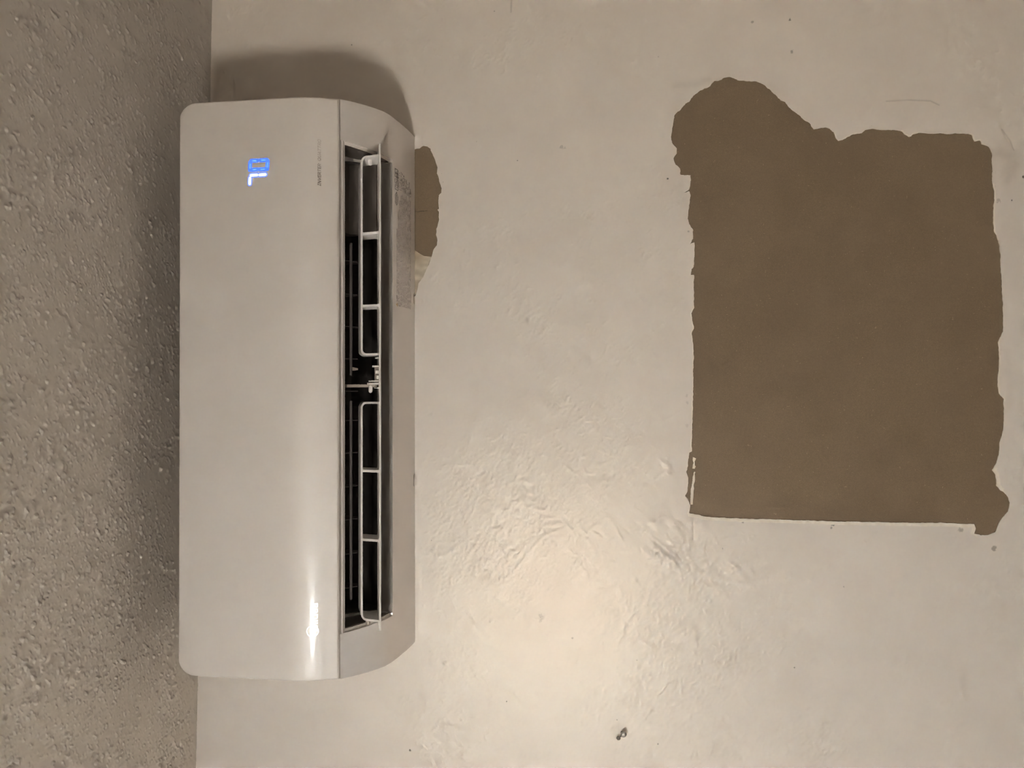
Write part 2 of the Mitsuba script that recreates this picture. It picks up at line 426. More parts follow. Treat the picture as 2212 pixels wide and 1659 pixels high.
glue = Polygon(trace(ragged([(893, 538), (904, 546), (916, 553), (931, 555), (926, 572), (916, 595), (904, 612), (900, 632), (893, 640)], amp=0.6, seed=8))).buffer(0)
k = obj('glue_smear', on_wall(glue, 0.0002, SKIN), 'old_glue', 'wall_back')
label(k, 'glossy smear of dried glue at the lower end of the small patch')
crackline = Polygon(trace([(894, 455.7), (903, 456.6), (909, 455.4), (916, 455.5), (924, 454.6), (916, 456.3), (909, 456.4), (903, 457.2), (894, 456.2)])).buffer(0)
k = obj('crack', on_wall(crackline, SKIN - 0.0004, SKIN), 'icon_ink', 'wall_back')
label(k, 'thin dark crack across the small bare patch')

# ceiling: sprayed popcorn texture where it is seen, plain beyond
CS = 0.0014
gx = np.arange(-0.78, 0.7801, CS)
gd = np.arange(0.0, 0.6401, CS)
X, D = np.meshgrid(gx, gd, indexing='ij')
P3 = np.stack([X, D, np.zeros_like(X)], -1)
hgt = meshkit.noise(P3 * 420, 3) * 0.00045 + meshkit.noise(P3 * 150, 4) * 0.0006 + meshkit.noise(P3 * 8, 6) * 0.003
wob = meshkit.noise(P3 * 650, 11) * .9 + meshkit.noise(P3 * 330, 12) * .9
bumps = np.zeros_like(hgt)


def sprinkle(n, r0, r1, tall):
    """crumbs of sprayed texture pressed into the relief"""
    cx, cd = rng.uniform(gx[0], gx[-1], n), rng.uniform(0, gd[-1], n)
    dens = meshkit.noise(np.stack([cx * 22, cd * 22, np.zeros(n)], -1), 21)
    ok = rng.random(n) < 0.25 + 1.1 * dens
    for x0, d0, r, el, an, k in zip(cx[ok], cd[ok], r0 + (r1 - r0) * rng.random(n)[ok] ** 2.2, rng.uniform(.6, 1.0, n)[ok], rng.uniform(0, math.pi, n)[ok], rng.uniform(.55, 1, n)[ok]):
        i0, j0, w = int((x0 - gx[0]) / CS), int(d0 / CS), int(r * 1.5 / CS) + 2
        sl = (slice(max(i0 - w, 0), i0 + w + 1), slice(max(j0 - w, 0), j0 + w + 1))
        u, v = X[sl] - x0, D[sl] - d0
        if u.size == 0:
            continue
        c_, s_ = math.cos(an), math.sin(an)
        q = np.hypot(u * c_ + v * s_, (v * c_ - u * s_) / el) / (r * (.35 + .75 * wob[sl]))
        bumps[sl] = np.maximum(bumps[sl], np.sqrt(np.clip(1 - q * q, 0, 1)) * r * tall * k)


sprinkle(12800, .0016, .0037, .85)
sprinkle(37000, .0010, .0020, .8)
hgt += bumps
hgt *= np.clip(D / 0.008, 0.4, 1)
V = np.stack([X, -D, ceil_z(X) - hgt], -1).reshape(-1, 3)
nx, nd = X.shape
idx = np.arange(nx * nd).reshape(nx, nd)
a, b, c, d_ = idx[:-1, :-1].ravel(), idx[1:, :-1].ravel(), idx[1:, 1:].ravel(), idx[:-1, 1:].ravel()
Fc = np.vstack([np.stack([a, b, c], 1), np.stack([a, c, d_], 1)])
pop = trimesh.Trimesh(V, Fc, process=False)


def slab(x0, x1, d0, d1):
    v = [(x, -dd, ceil_z(x) + h) for x in (x0, x1) for dd in (d0, d1) for h in (0.0, 0.1)]
    return trimesh.convex.convex_hull(np.array(v))


flat = [slab(XL, gx[0] + .001, -0.11, DMAX), slab(gx[-1] - .001, XR, -0.11, DMAX), slab(gx[0], gx[-1], gd[-1] - .001, DMAX), slab(gx[0], gx[-1], -0.11, gd[-1])]
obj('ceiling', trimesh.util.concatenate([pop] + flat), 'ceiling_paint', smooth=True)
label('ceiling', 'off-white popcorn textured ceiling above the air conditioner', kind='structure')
obj('floor', trimesh.creation.box(bounds=[(XL, -DMAX, -0.1), (XR, 0.11, 0.0)]), 'floor_wood')
label('floor', 'brown wooden floor of the room', kind='structure')
for nm, bnd in (('wall_left', [(XL - .1, -DMAX, -.1), (XL, 0.11, 2.75)]), ('wall_right', [(XR, -DMAX, -.1), (XR + .1, .11, 2.75)]), ('wall_front', [(XL - .1, -DMAX - .1, -.1), (XR + .1, -DMAX, 2.75)])):
    obj(nm, trimesh.creation.box(bounds=bnd), 'plain_paint')
    label(nm, f'cream painted {nm[5:]} wall of the room', kind='structure')

# ================================================================ the lamp of the room
lamp = 'pendant_lamp'
cz = ceil_z(LAMP[0])
globe = trimesh.creation.icosphere(subdivisions=4, radius=LAMP_R).apply_translation(LAMP)
obj('globe', globe, {'type': 'diffuse', 'reflectance': rgb(.8, .8, .8)}, lamp, smooth=True, emitter={'type': 'area', 'radiance': rgb(*[LAMP_L * c for c in LAMP_COLOR])})
obj('cap', cyl(LAMP + [0, 0, LAMP_R * .93], LAMP + [0, 0, LAMP_R + .035], .032), 'brass', lamp)
obj('rod', cyl(LAMP + [0, 0, LAMP_R + .03], [LAMP[0], LAMP[1], cz - .02], .006), 'brass', lamp)
obj('canopy', cyl([LAMP[0], LAMP[1], cz - .025], [LAMP[0], LAMP[1], cz + .002], .06), 'brass', lamp)
label(lamp, 'round white glass pendant lamp hanging from the ceiling on a brass rod', 'lamp')

# ================================================================ the air conditioner
AC = 'air_conditioner'
label(AC, 'white wall-mounted split air conditioner with open louver under the ceiling', 'air conditioner')
HW = 0.401
# ---- section of the front panel: lean angle integrated downwards from the top
PZ1 = Z0 + 0.3815                                     # seam
PZ0 = at(387, 850, 0.190)[2]                          # top edge


def lean(z):                                         # degrees, + leans back towards the top
    h = z - Z0
    return 1.4 - 22.4 * (1 - np.clip((h - 0.402) / (0.447 - 0.402), 0, 1) ** 1.0 * 1.0)


_zs = np.linspace(PZ0, PZ1, 400)
_sl = np.tan(np.radians(lean(_zs)))
_ds = np.concatenate([[0], np.cumsum(-(_sl[1:] + _sl[:-1]) / 2 * np.diff(_zs))])
_ds += 0.1795 - _ds[-1]


def d_panel(z):
    return np.interp(-np.asarray(z), -_zs, _ds)


# chin section, from the seam to the wall
cl = at_x(862, 1419, -HW)
CH = np.array([(0.1790, Z0 + .3800), (0.1633, Z0 + .3638), (0.1385, Z0 + .3443), (0.1155, Z0 + .3324), (cl[0], cl[1]), (0.0, Z0 + .3190)])
from scipy.interpolate import PchipInterpolator
_ch = PchipInterpolator(CH[::-1, 0], CH[::-1, 1])
dch = np.linspace(0.0, 0.1790, 60)
chin = np.column_stack([dch, _ch(dch)])               # wall -> seam


def on_chin(px, py):
    """(x, d, z) where the photograph's ray meets the underside"""
    ds = np.linspace(0.0, 0.179, 800)
    v = ray(px, py)
    t = (-ds - EYE[1]) / v[1]
    z = EYE[2] + v[2] * t
    i = np.argmin(np.abs(z - _ch(ds)))
    return EYE[0] + v[0] * t[i], ds[i], z[i]


# ---- front panel: a curved sheet with round top corners and soft edges
RC = 0.024
us = np.concatenate([[0, .0006, .0016, .003], np.linspace(.006, 2 * HW - .006, 120), 2 * HW - np.array([.003, .0016, .0006, 0])]) / HW - 1
z_rows = np.unique(np.concatenate([PZ0 - np.array([0, .0004, .0012, .0025, .005]), PZ0 - RC * (1 - np.cos(np.linspace(0.05, math.pi / 2, 22))), np.linspace(PZ0 - RC, PZ1 + .003, 70), PZ1 + np.array([.002, .001, .0004, 0])]))[::-1]
U, ZR = np.meshgrid(us, z_rows)


def panel_grid():
    top = PZ0 - ZR
    inset = np.where(top < RC, RC - np.sqrt(np.maximum(RC ** 2 - (RC - top) ** 2, 0)), 0.0)
    hw = HW - inset
    x = U * hw
    edge = np.minimum(np.minimum(hw - np.abs(x), top), ZR - PZ1)
    r = 0.003
    drop = np.where(edge < r, r - np.sqrt(np.maximum(r * r - (r - edge) ** 2, 0)), 0.0)
    d = d_panel(ZR) - drop
    return x, d


px_, pd_ = panel_grid()
nr, nc = px_.shape
front = np.stack([px_, -pd_, ZR], -1).reshape(-1, 3)
back = np.stack([px_ * 0.9999, -(d_panel(ZR) - 0.0075), ZR], -1).reshape(-1, 3)
ii = np.arange(nr * nc).reshape(nr, nc)
q = np.stack([ii[:-1, :-1], ii[1:, :-1], ii[1:, 1:], ii[:-1, 1:]], -1).reshape(-1, 4)
nF = nr * nc
ring = np.concatenate([ii[0, :-1], ii[:-1, -1], ii[-1, :0:-1], ii[:0:-1, 0]])
rn = np.roll(ring, -1)
faces = np.vstack([q, q[:, ::-1] + nF, np.stack([ring, rn, rn + nF, ring + nF], -1)])
fp = trimesh.Trimesh(np.vstack([front, back]), np.vstack([faces[:, [0, 1, 2]], faces[:, [0, 2, 3]]]), process=False)
fp.fix_normals()
panel = obj('front_panel', fp, 'gloss_plastic', AC, smooth=35)
label(panel, 'glossy white curved front panel')

# ---- body with the air outlet
rim_top = on_chin(750, 850)
lip = on_chin(848, 850)
TOPZ = PZ0 - 0.006
back_line = [(float(d_panel(z)) - 0.0085, z) for z in np.linspace(PZ1 + .004, PZ0 - 0.03, 20)]
body_poly = [(dd, zz) for dd, zz in chin] + [(0.1775, Z0 + .3806), (0.170, Z0 + .3812)] + back_line + [(0.160, TOPZ), (0.0, TOPZ)]
body = prism(body_poly, -HW + .0006, HW - .0006)
eT = on_chin(741, 310)[0], on_chin(738, 1362)[0]           # ends of the outlet at its upper rim
eB = on_chin(832, 342)[0], on_chin(835, 1331)[0]           # and low down
zT, zB = on_chin(741, 850)[2], on_chin(834, 850)[2]


def slanted(m, grow=0.0):
    """cuts a prism off at the outlet's slanted ends"""
    for s, (xt, xb) in ((1, (eT[0], eB[0])), (-1, (eT[1], eB[1]))):
        nrm = np.array([s * 1.0, 0, -s * (xt - xb) / (zT - zB)])
        ln = np.linalg.norm(nrm)
        off = (s * xt + nrm[2] * zT) / ln + grow
        m = m.trim_by_plane((-nrm / ln).tolist(), -off)
    return m


nrm_ch = np.array([0.5, -0.87])
rd, rz = rim_top[1], rim_top[2]
ld, lz = lip[1], lip[2]
MID = [(0.082, at(817, 850, .082)[2])]                                 # where the white scoop ends and the dark duct begins
cav_w = [(rd + .03, rz - .0), (rd, rz), (rd - .012, rz + .020), (0.128, Z0 + .420), MID[0], (0.0845, MID[0][1] - .008), (ld - .003, lz + .0065), (ld, lz - .0002), (ld + .02, lz - .05), (rd + .05, rz - .08)]
deep = [(rd - .0115, rz + .019), (rd - .016, Z0 + .436), (0.128, Z0 + .478), (0.075, Z0 + .490), (0.042, Z0 + .462), (0.040, Z0 + .410), (0.058, Z0 + .372), MID[0], (0.092, MID[0][1] + .003), (0.13, Z0 + .372)]
cut_w = slanted(prism(cav_w, -.5, .5))
# bevel around the outlet
out_t = on_chin(741, 850)
bev = [(rd + .05, out_t[2] + .012), (out_t[1] + .004, out_t[2] + .0006), (out_t[1] - .0015, out_t[2]), (rd - .004, rz + .0045), (0.10, Z0 + .344), (ld, lz), (ld + .03, lz - .05), (rd + .05, rz - .08)]
cut_b = slanted(prism(bev, -.5, .5), 0.0042)
lin_out = Polygon(deep).buffer(0.0018, join_style=2)
lx0, lx1 = eB[1] + .001, eB[0] - .001
cut_d = prism(list(lin_out.exterior.coords)[:-1][::-1], lx0 - .0018, lx1 + .0018)
body = body - cut_w - cut_d
shallow = cut_b ^ prism([(dd + .02, zz - .02) for dd, zz in chin[20:]] + [(dd - .0030, zz + .0035) for dd, zz in chin[20:][::-1]], -.5, .5)
body = body - shallow
strip = prism([(.20, out_t[2] + .0014), (.20, Z0 + .3807), (.1735, Z0 + .3807), (.1715, out_t[2] + .0014)][::-1], eT[1] - .005, eT[0] + .005)
body = body - strip
# notches in the lower rear edge, and the moulding joint
for (y0, y1) in ((629, 664), (1016, 1056)):
    xa, xb = at(892, y0)[0], at(892, y1)[0]
    body = body - m3.Manifold.hull_points(np.array([(x, -dd, z) for z in (Z0 + .30, Z0 + .345) for x, dd in ((xa, -.01), (xb, -.01), (xa - .006, .0085), (xb + .006, .0085))]))
gx0 = on_chin(840, 878)
body = body - wbox(gx0[0] - .0005, gx0[0] + .0005, .095, .128, gx0[2] - .012, gx0[2] + .0035)
bm = to_tri(body)
bk = obj('casing', bm, 'satin_plastic', AC, smooth=28)
label(bk, 'satin white casing with the curved underside')

liner = prism(list(Polygon(deep).buffer(0.0015, join_style=2).exterior.coords)[:-1][::-1], lx0 - .0015, lx1 + .0015) - prism(deep, lx0, lx1) - cut_w
k = obj('duct_liner', to_tri(liner), 'black_plastic', AC)
label(k, 'dark inner wall of the air outlet')
inner = Polygon(cav_w).buffer(0).intersection(Polygon([(dd - .0028, zz + .0042) for dd, zz in chin[28:]] + [(.30, Z0 + .40), (.30, Z0 + .60), (.098, Z0 + .60)]).buffer(0)).intersection(sbox(.100, 0, .5, 3))
inner = max(getattr(inner, 'geoms', [inner]), key=lambda g: g.area)
pr = prism(list(inner.exterior.coords)[:-1][::-1], -.5, .5)
ends_ = slanted(pr, -.0001) - slanted(prism(list(inner.buffer(.004).exterior.coords)[:-1][::-1], -.5, .5), -.0013)
for s_ in (1, -1):
    k = obj('duct_side', to_tri(ends_ ^ wbox(0, s_ * .5, -.5, .5, 0, 3)), 'duct_grey', AC)
    label(k, 'dark grey side wall of the air outlet')
# grey end section of the duct (right end seen from the room)
xe = on_chin(790, 489)[0]
endblock = prism([(rd - .018, rz + .028), (rd - .020, Z0 + .434), (0.115, Z0 + .452), (0.080, Z0 + .430), (0.0835, MID[0][1] + .001), (0.088, MID[0][1] + .001), (0.097, Z0 + .395)], xe, lx1) ^ slanted(wbox(-.5, .5, -.5, .5, 0, 3), -.0005)
k = obj('duct_end_cover', to_tri(endblock), 'duct_grey', AC, smooth=30)
label(k, 'dark grey cover at the right end of the air outlet')

bd_ = float(np.interp(out_t[2] + .0010, chin[:, 1], chin[:, 0]))
k = obj('outlet_bead', cyl((eT[1] - .004, -bd_ - .0002, out_t[2] + .0010), (eT[0] + .004, -bd_ - .0002, out_t[2] + .0010), .00055, 16), 'vane_plastic', AC, smooth=40)
label(k, 'thin bright rim bead along the outlet')
# ---- fan wheel and vertical vanes
fc = (0.088, Z0 + .440)
fr = 0.034
fan = []
for kx in range(36):
    th = 2 * math.pi * kx / 36
    a0 = np.array([fc[0] + fr * math.cos(th), fc[1] + fr * math.sin(th)])
    a1 = np.array([fc[0] + (fr - .009) * math.cos(th + .22), fc[1] + (fr - .009) * math.sin(th + .22)])
    nn = np.array([-(a1 - a0)[1], (a1 - a0)[0]])
    nn = nn / np.linalg.norm(nn) * .0005
    fan.append(to_tri(prism([a0 - nn, a1 - nn, a1 + nn, a0 + nn][::-1], lx0 + .012, xe - .006)))
fan.append(cyl((lx0 + .012, -fc[0], fc[1]), (xe - .006, -fc[0], fc[1]), fr - .010))
k = obj('fan_wheel', trimesh.util.concatenate(fan), 'black_plastic', AC)
label(k, 'black cylindrical fan wheel inside the outlet')
py_list = np.arange(503, 1330, 12.75)
for py in py_list:
    x = at(800, py, 0.10)[0]
    rg = trimesh.creation.annulus(r_min=fr - .011, r_max=fr + .0006, height=.0009, sections=40)
    rg.apply_transform(trimesh.geometry.align_vectors([0, 0, 1], [1, 0, 0])).apply_translation((x, -fc[0], fc[1]))
    obj('fan_ring', rg, 'dark_plastic', AC + '__fan_wheel')
vane_py = [565, 636, 706, 775, 845, 908, 978, 1050, 1121, 1195, 1268]
for py in vane_py:
    x = at(790, py, 0.125)[0]
    k = obj('vertical_vane', to_tri(prism([(0.146, Z0 + .394), (0.150, Z0 + .405), (0.126, Z0 + .422), (0.104, Z0 + .400), (0.106, Z0 + .378), (0.122, Z0 + .374)], x - .0006, x + .0006)), 'dark_plastic', AC)
    label(k, 'thin black upright vane inside the outlet')
for y0, y1 in ((525, 812), (866, 1295)):
    p0, p1 = at(758.5, y0, 0.148), at(758.5, y1, 0.148)
    zc = (p0[2] + p1[2]) / 2
    rod = m3.Manifold.hull_points(np.array([(x, -0.148 + a, zc + b) for x in (p0[0], p1[0]) for a, b in ((.0014, .0016), (-.0014, .0016), (-.0014, -.0014), (.0014, -.0014))]))
    k = obj('linkage_rod', to_tri(rod), 'grey_plastic' if False else 'dark_plastic', AC)
    label(k, 'dark rod that links the upright vanes')

# ---- louver: the long flap with its two framed inner vanes
LV = AC + '__louver'
FD = 0.168                                                # front edge of the flap, distance from the wall


def plate(px, py0, py1, d_front, depth, slope, thick, rnd=True):
    """a thin plate along x whose front edge is seen at px; it rises towards the wall"""
    a, b = at(px, py0, d_front), at(px, py1, d_front)
    z = (a[2] + b[2]) / 2
    s, c = math.sin(math.radians(slope)), math.cos(math.radians(slope))
    h = thick / 2
    pts = [(d_front - h * .5, z - h), (d_front, z - h * .4), (d_front, z + h * .4), (d_front - h * .5, z + h)]
    ex = (-depth * c, depth * s)
    poly = [(d_front - h * .6, z - h), (d_front, z - h * .3), (d_front, z + h * .3), (d_front - h * .6, z + h), (d_front + ex[0] * .6, z + ex[1] * .56 + h), (d_front + ex[0], z + ex[1] + h * .6), (d_front + ex[0], z + ex[1] - h * .6), (d_front + ex[0] * .6, z + ex[1] * .56 - h)]
    return prism(poly, min(a[0], b[0]), max(a[0], b[0])), (min(a[0], b[0]), max(a[0], b[0]), z, ex)


fl, (fx0, fx1, fz, fex) = plate(820.5, 310, 1363, FD, 0.058, 19.3, 0.0028)
k = obj('flap', to_tri(fl), 'vane_plastic', LV, smooth=30)
label(k, 'long thin white outer flap')
RD = 0.160


def f_top(d):
    return fz + (FD - d) * math.tan(math.radians(19.3)) + .0006


frames = [(337.5, 768, (503, 660)), (868, 1340, (1018, 1167.5))]
for f0, f1, rungs in frames:
    a, b = at(781.5, f0, RD), at(781.5, f1, RD)
    x1, x0 = a[0], b[0]
    zr = (a[2] + b[2]) / 2
    sl = math.radians(22)
    dep = 0.040
    th = 0.0030
    ft = fz + 0.0012
    # U-shaped strip in (x, z'), extruded inwards along the slope
    H = zr - ft
    R = 0.0085
    outer = sbox(x0, -.004, x1, H + th / 2).buffer(-R).buffer(R, quad_segs=8).union(sbox(x0, -.004, x1, H / 2))
    inner = sbox(x0 + th, -.01, x1 - th, H - th / 2).buffer(-(R - th)).buffer(R - th, quad_segs=8).union(sbox(x0 + th, -.01, x1 - th, H / 2 - .002))
    u = outer.difference(inner).intersection(sbox(x0 - 1, 0, x1 + 1, 1))

    def slide(poly, depth=dep):
        m = extrude(poly, depth)
        v = m.vertices
        t = v[:, 2]
        top = np.clip(v[:, 1] / H, 0, 1)
        slope_t = np.tan(np.radians(19.3 + 2.9 * top))
        # the rail's front edge stands a little behind the flap's
        dfr = FD - .001 + (RD - FD + .001) * top
        return trimesh.Trimesh(np.stack([v[:, 0], -(dfr - t), ft + v[:, 1] + slope_t * t], 1), m.faces, process=True)

    mesh = slide(u)
    mesh.fix_normals()
    kf = obj('vane_frame', mesh, 'vane_plastic', LV, smooth=30)
    label(kf, 'white U-shaped inner vane joined to the flap')
    for py in rungs:
        xr = at(800, py, 0.165)[0]
        fil = .0028
        r0 = sbox(xr - .0017, 0, xr + .0017, H)
        shape = r0.union(sbox(x0, -.001, x1, .0002)).union(sbox(x0, H - .0002, x1, H + .001))
        shape = shape.buffer(fil).buffer(-fil).intersection(sbox(xr - .009, 0, xr + .009, H))
        mesh = slide(shape, dep - .002)
        mesh.fix_normals()
        obj('rung', mesh, 'vane_plastic', LV, smooth=30)
# pivot pins, centre bracket and hub
xa = at(800, 341, .15)[0]
p = at(799.5, 351, .150)
k = obj('pivot_pin', rounded_bar((p[0] - .0015, -.150, p[2]), (at(799.5, 343.5, .150)[0], -.150, p[2]), .0030), 'vane_plastic', AC)
label(k, 'white pivot pin at the right end of the louver')
p = at(800.5, 843.5, .150)
k = obj('pivot_pin', rounded_bar((p[0] - .0005, -.150, p[2]), (at(800, 837, .150)[0], -.150, p[2]), .0029), 'vane_plastic', AC)
label(k, 'white pivot pin below the centre bracket of the outlet')
p = at(795, 1346, .150)
obj('pivot_pin', rounded_bar((p[0], -.150, p[2]), (at(795, 1338, .150)[0], -.150, p[2]), .0035), 'grey_plastic', AC)
xb0, xb1 = at(780, 830.5, .145)[0], at(780, 836.5, .145)[0]
zb = [at(x_, 833, .150)[2] for x_ in (752, 817)]
br = prism([(.155, zb[0]), (.150, zb[1] + .002), (.138, zb[1] + .000), (.100, zb[1] + .020), (.100, zb[0] + .030), (.140, zb[0] + .012)][::-1], xb1, xb0)
k = obj('centre_bracket', to_tri(br), 'grey_plastic', AC)
label(k, 'grey bracket across the middle of the outlet')
HB = LV
for (y0, y1, xl_, th) in ((827, 831, 793.5, 0), (822, 824.5, 796.5, 0), (789.5, 793, 804.5, 0), (772, 774, 810.5, 0), (837.5, 839, 808, 0)):
    pa, pb = at(810, y0, .160), at(810, y1, .160)
    ztop = at(xl_, 810, .160)[2]
    m = prism([(.163, f_top(.163)), (.163, ztop - .003), (.160, ztop), (.142, ztop + .006), (.138, f_top(.138))][::-1], pb[0], pa[0])
    obj('hinge_plate', to_tri(m), 'vane_plastic', HB)
pa, pb = at(812, 790, .156), at(812, 827, .156)
zt = at(809.5, 810, .156)[2]
k = obj('hinge_block', to_tri(prism([(.157, f_top(.157)), (.157, zt), (.135, zt + .006), (.135, f_top(.135))][::-1], pb[0], pa[0])), 'grey_plastic', HB)
for y0, y1, xx in ((800.5, 807, 812), (811.5, 819, 814)):
    pa, pb = at(xx, y0, .160), at(xx, y1, .160)
    obj('hinge_clip', to_tri(prism([(.1615, f_top(.1615)), (.1615, at(xx, 810, .160)[2]), (.150, at(xx, 810, .160)[2] + .003), (.150, f_top(.150))][::-1], pb[0], pa[0])), 'vane_plastic', HB)
p0, p1, p2, p3 = at(757, 792, .146), at(773, 795.5, .146), at(773, 799, .146), at(757, 801, .146)
tab = m3.Manifold.hull_points(np.array([(p_[0], -dd, p_[2] + (0.146 - dd) * .3) for p_ in (p0, p1, p2, p3) for dd in (.146, .130)]))
k = obj('guide_tab', to_tri(tab), 'grey_plastic', AC)
label(k, 'small tapered grey tab inside the outlet')

# ---- display digits, 70, glowing through the panel
scene['glow_blue'] = {'type': 'diffuse', 'reflectance': rgb(.05, .08, .2)}


def on_panel_xy(px, py):
    """(x, z) on the panel's face"""
    z = at(px, py, .19)[2]
    for _ in range(6):
        z = at(px, py, float(d_panel(z)))[2]
    return at(px, py, float(d_panel(z)))[0], z


def lay_on_panel(poly, lift, thick):
    m = extrude(poly.segmentize(0.002) if hasattr(poly, 'segmentize') else poly, thick)
    v = m.vertices
    return trimesh.Trimesh(np.stack([v[:, 0], -(d_panel(v[:, 1]) + lift + v[:, 2]), v[:, 1]], 1), m.faces, process=False)


def emit(c):
    return {'type': 'area', 'radiance': rgb(*c)}


BLUE, EDGE, CORE, WHITE = (0.03, 0.165, 0.92), (0.28, 0.36, 1.0), (0.19, 0.60, 1.2), (1.3, 1.3, 1.25)
SEG7 = [((542.5, 379), (555, 378)), ((561.5, 378), (573, 377)), ((540, 385), (539.6, 397))]
SEG0 = [((543, 347.5), (556, 347)), ((562.5, 346.5), (576, 345.5)), ((578.5, 348), (577, 365)), ((540.5, 351), (540, 367)), ((544, 367), (556, 366)), ((561.5, 366), (574, 365.5))]
DISP = AC + '__display'
disp_poly = Polygon([on_panel_xy(*q_) for q_ in ((531, 336), (587, 336), (587, 406), (531, 406))]).buffer(.002)
for lst, hot in ((SEG7, True), (SEG0, False)):
    for p0, p1 in lst:
        ln = LineString([on_panel_xy(*p0), on_panel_xy(*p1)])
        rr = 0.00365 if hot else 0.0031
        k = obj('segment', lay_on_panel(ln.buffer(rr), .00002, .00006), 'glow_blue', DISP, emitter=emit(EDGE))
        if hot:
            obj('segment_body', lay_on_panel(ln.buffer(.0030), .0001, .00006), 'glow_blue', DISP, emitter=emit((0.12, 0.24, 1.0)))
            obj('segment_core', lay_on_panel(ln.buffer(.0020), .0002, .00006), 'glow_blue', DISP, emitter=emit(WHITE))
        else:
            obj('segment_body', lay_on_panel(ln.buffer(.0026), .0001, .00006), 'glow_blue', DISP, emitter=emit(BLUE))
            c0 = LineString([ln.interpolate(.2, normalized=True), ln.interpolate(.8, normalized=True)])
            obj('segment_core', lay_on_panel(c0.buffer(.0007), .0002, .00006), 'glow_blue', DISP, emitter=emit(CORE))
labels[DISP] = {'label': 'blue glowing digits 70'}


# ---- printing on the panel
def text_poly(text, h, bold=False, shear=0.0):
    m = meshkit.text_mesh(text, h, 0.001, bold)
    v = m.vertices.copy()
    v[:, 0] += shear * v[:, 1]
    return trimesh.Trimesh(v, m.faces, process=False)


def put_text(text, px0, px1, py0, py1, mat, name, parent, bold=False, shear=0.0, thick=.0002):
    """text reads from py0 (start) to py1, between px1 (foot) and px0 (top of its capitals)"""
    x0, zf = on_panel_xy(px1, py0)
    x1, _ = on_panel_xy(px1, py1)
    zt = on_panel_xy(px0, py0)[1]
    m = text_poly(text, 1.0, bold, shear)
    v = m.vertices
    v = v - [v[:, 0].min(), 0, 0]
    sx = (x1 - x0) / v[:, 0].max()
    sz = zt - zf
    t = np.where(v[:, 2] > .0005, thick, 0.0)
    z = zf + v[:, 1] * sz
    w = np.stack([x0 + v[:, 0] * sx, -(d_panel(z) + .0001 + t), z], 1)
    return obj(name, trimesh.Trimesh(w, m.faces, process=False), mat, parent)


xA, xB = on_panel_xy(690, 402)[0], on_panel_xy(690, 302)[0]
principled('print_grey', proc(lambda p, n, uv: mix((0.12, 0.10, 0.088), (0.40, 0.37, 0.345), smoothstep(xA, xB, p.x))), 0.3, 0.5)
k = put_text('INVERTER', 686.5, 693.3, 402, 353.5, 'print_grey', 'lettering', AC, True, 0.25)
label(k, 'grey printed word INVERTER on the front panel')
k = put_text('QUATTRO', 686.5, 693.3, 348, 301, 'print_grey', 'lettering', AC, True, 0.25)
label(k, 'pale grey printed word QUATTRO on the front panel')
# maker's badge: ring with a swooping stroke, then letters
BD = AC + '__badge'
cx_, cz_ = on_panel_xy(675.5, 1363.5)
rx_, rz_ = abs(on_panel_xy(675.5, 1351.0)[0] - cx_), abs(on_panel_xy(662.0, 1363.5)[1] - cz_)
th_ = np.radians(np.linspace(0, 360, 80))
ring_o = affinity.scale(Point(cx_, cz_).buffer(1, quad_segs=32), rx_, rz_)
ring_i = affinity.translate(affinity.scale(Point(cx_, cz_).buffer(1, quad_segs=32), rx_ * .88, rz_ * .87), rx_ * .03, 0)
ringp = ring_o.difference(ring_i).difference(sbox(cx_ + rx_ * .75, cz_ + rz_ * .1, cx_ + 2 * rx_, cz_ + rz_ * .5))
arc = Point(cx_ + rx_ * .62, cz_ - rz_ * .55).buffer(rz_ * .62, quad_segs=16).difference(Point(cx_ + rx_ * .72, cz_ - rz_ * .66).buffer(rz_ * .52, quad_segs=16)).intersection(ring_o)
k = obj('emblem', lay_on_panel(unary_union([ringp, arc]).buffer(0), .0001, .0006), 'logo_chrome', BD)
label(k, 'shiny round emblem of the badge')
k = put_text('Midea', 672.5, 686.5, 1360.5, 1302.5, 'logo_chrome', 'letters', BD, True, 0.0, .0006)
label(k, 'shiny raised letters Midea')
labels[BD] = {'label': 'shiny metal badge'}


# ---- warning print on the underside
def chin_text(m2, x0, d0, sx, sd, shear=0.0):
    """lays flat letters (x, y) on the underside: x along the wall, y towards the room"""
    v = m2.vertices
    d = d0 + v[:, 1] * sd
    x = x0 + v[:, 0] * sx
    lift = np.where(v[:, 2] > 1e-5, .00025, .00005)
    return trimesh.Trimesh(np.stack([x, -d, _ch(d) - lift], 1), m2.faces, process=False)


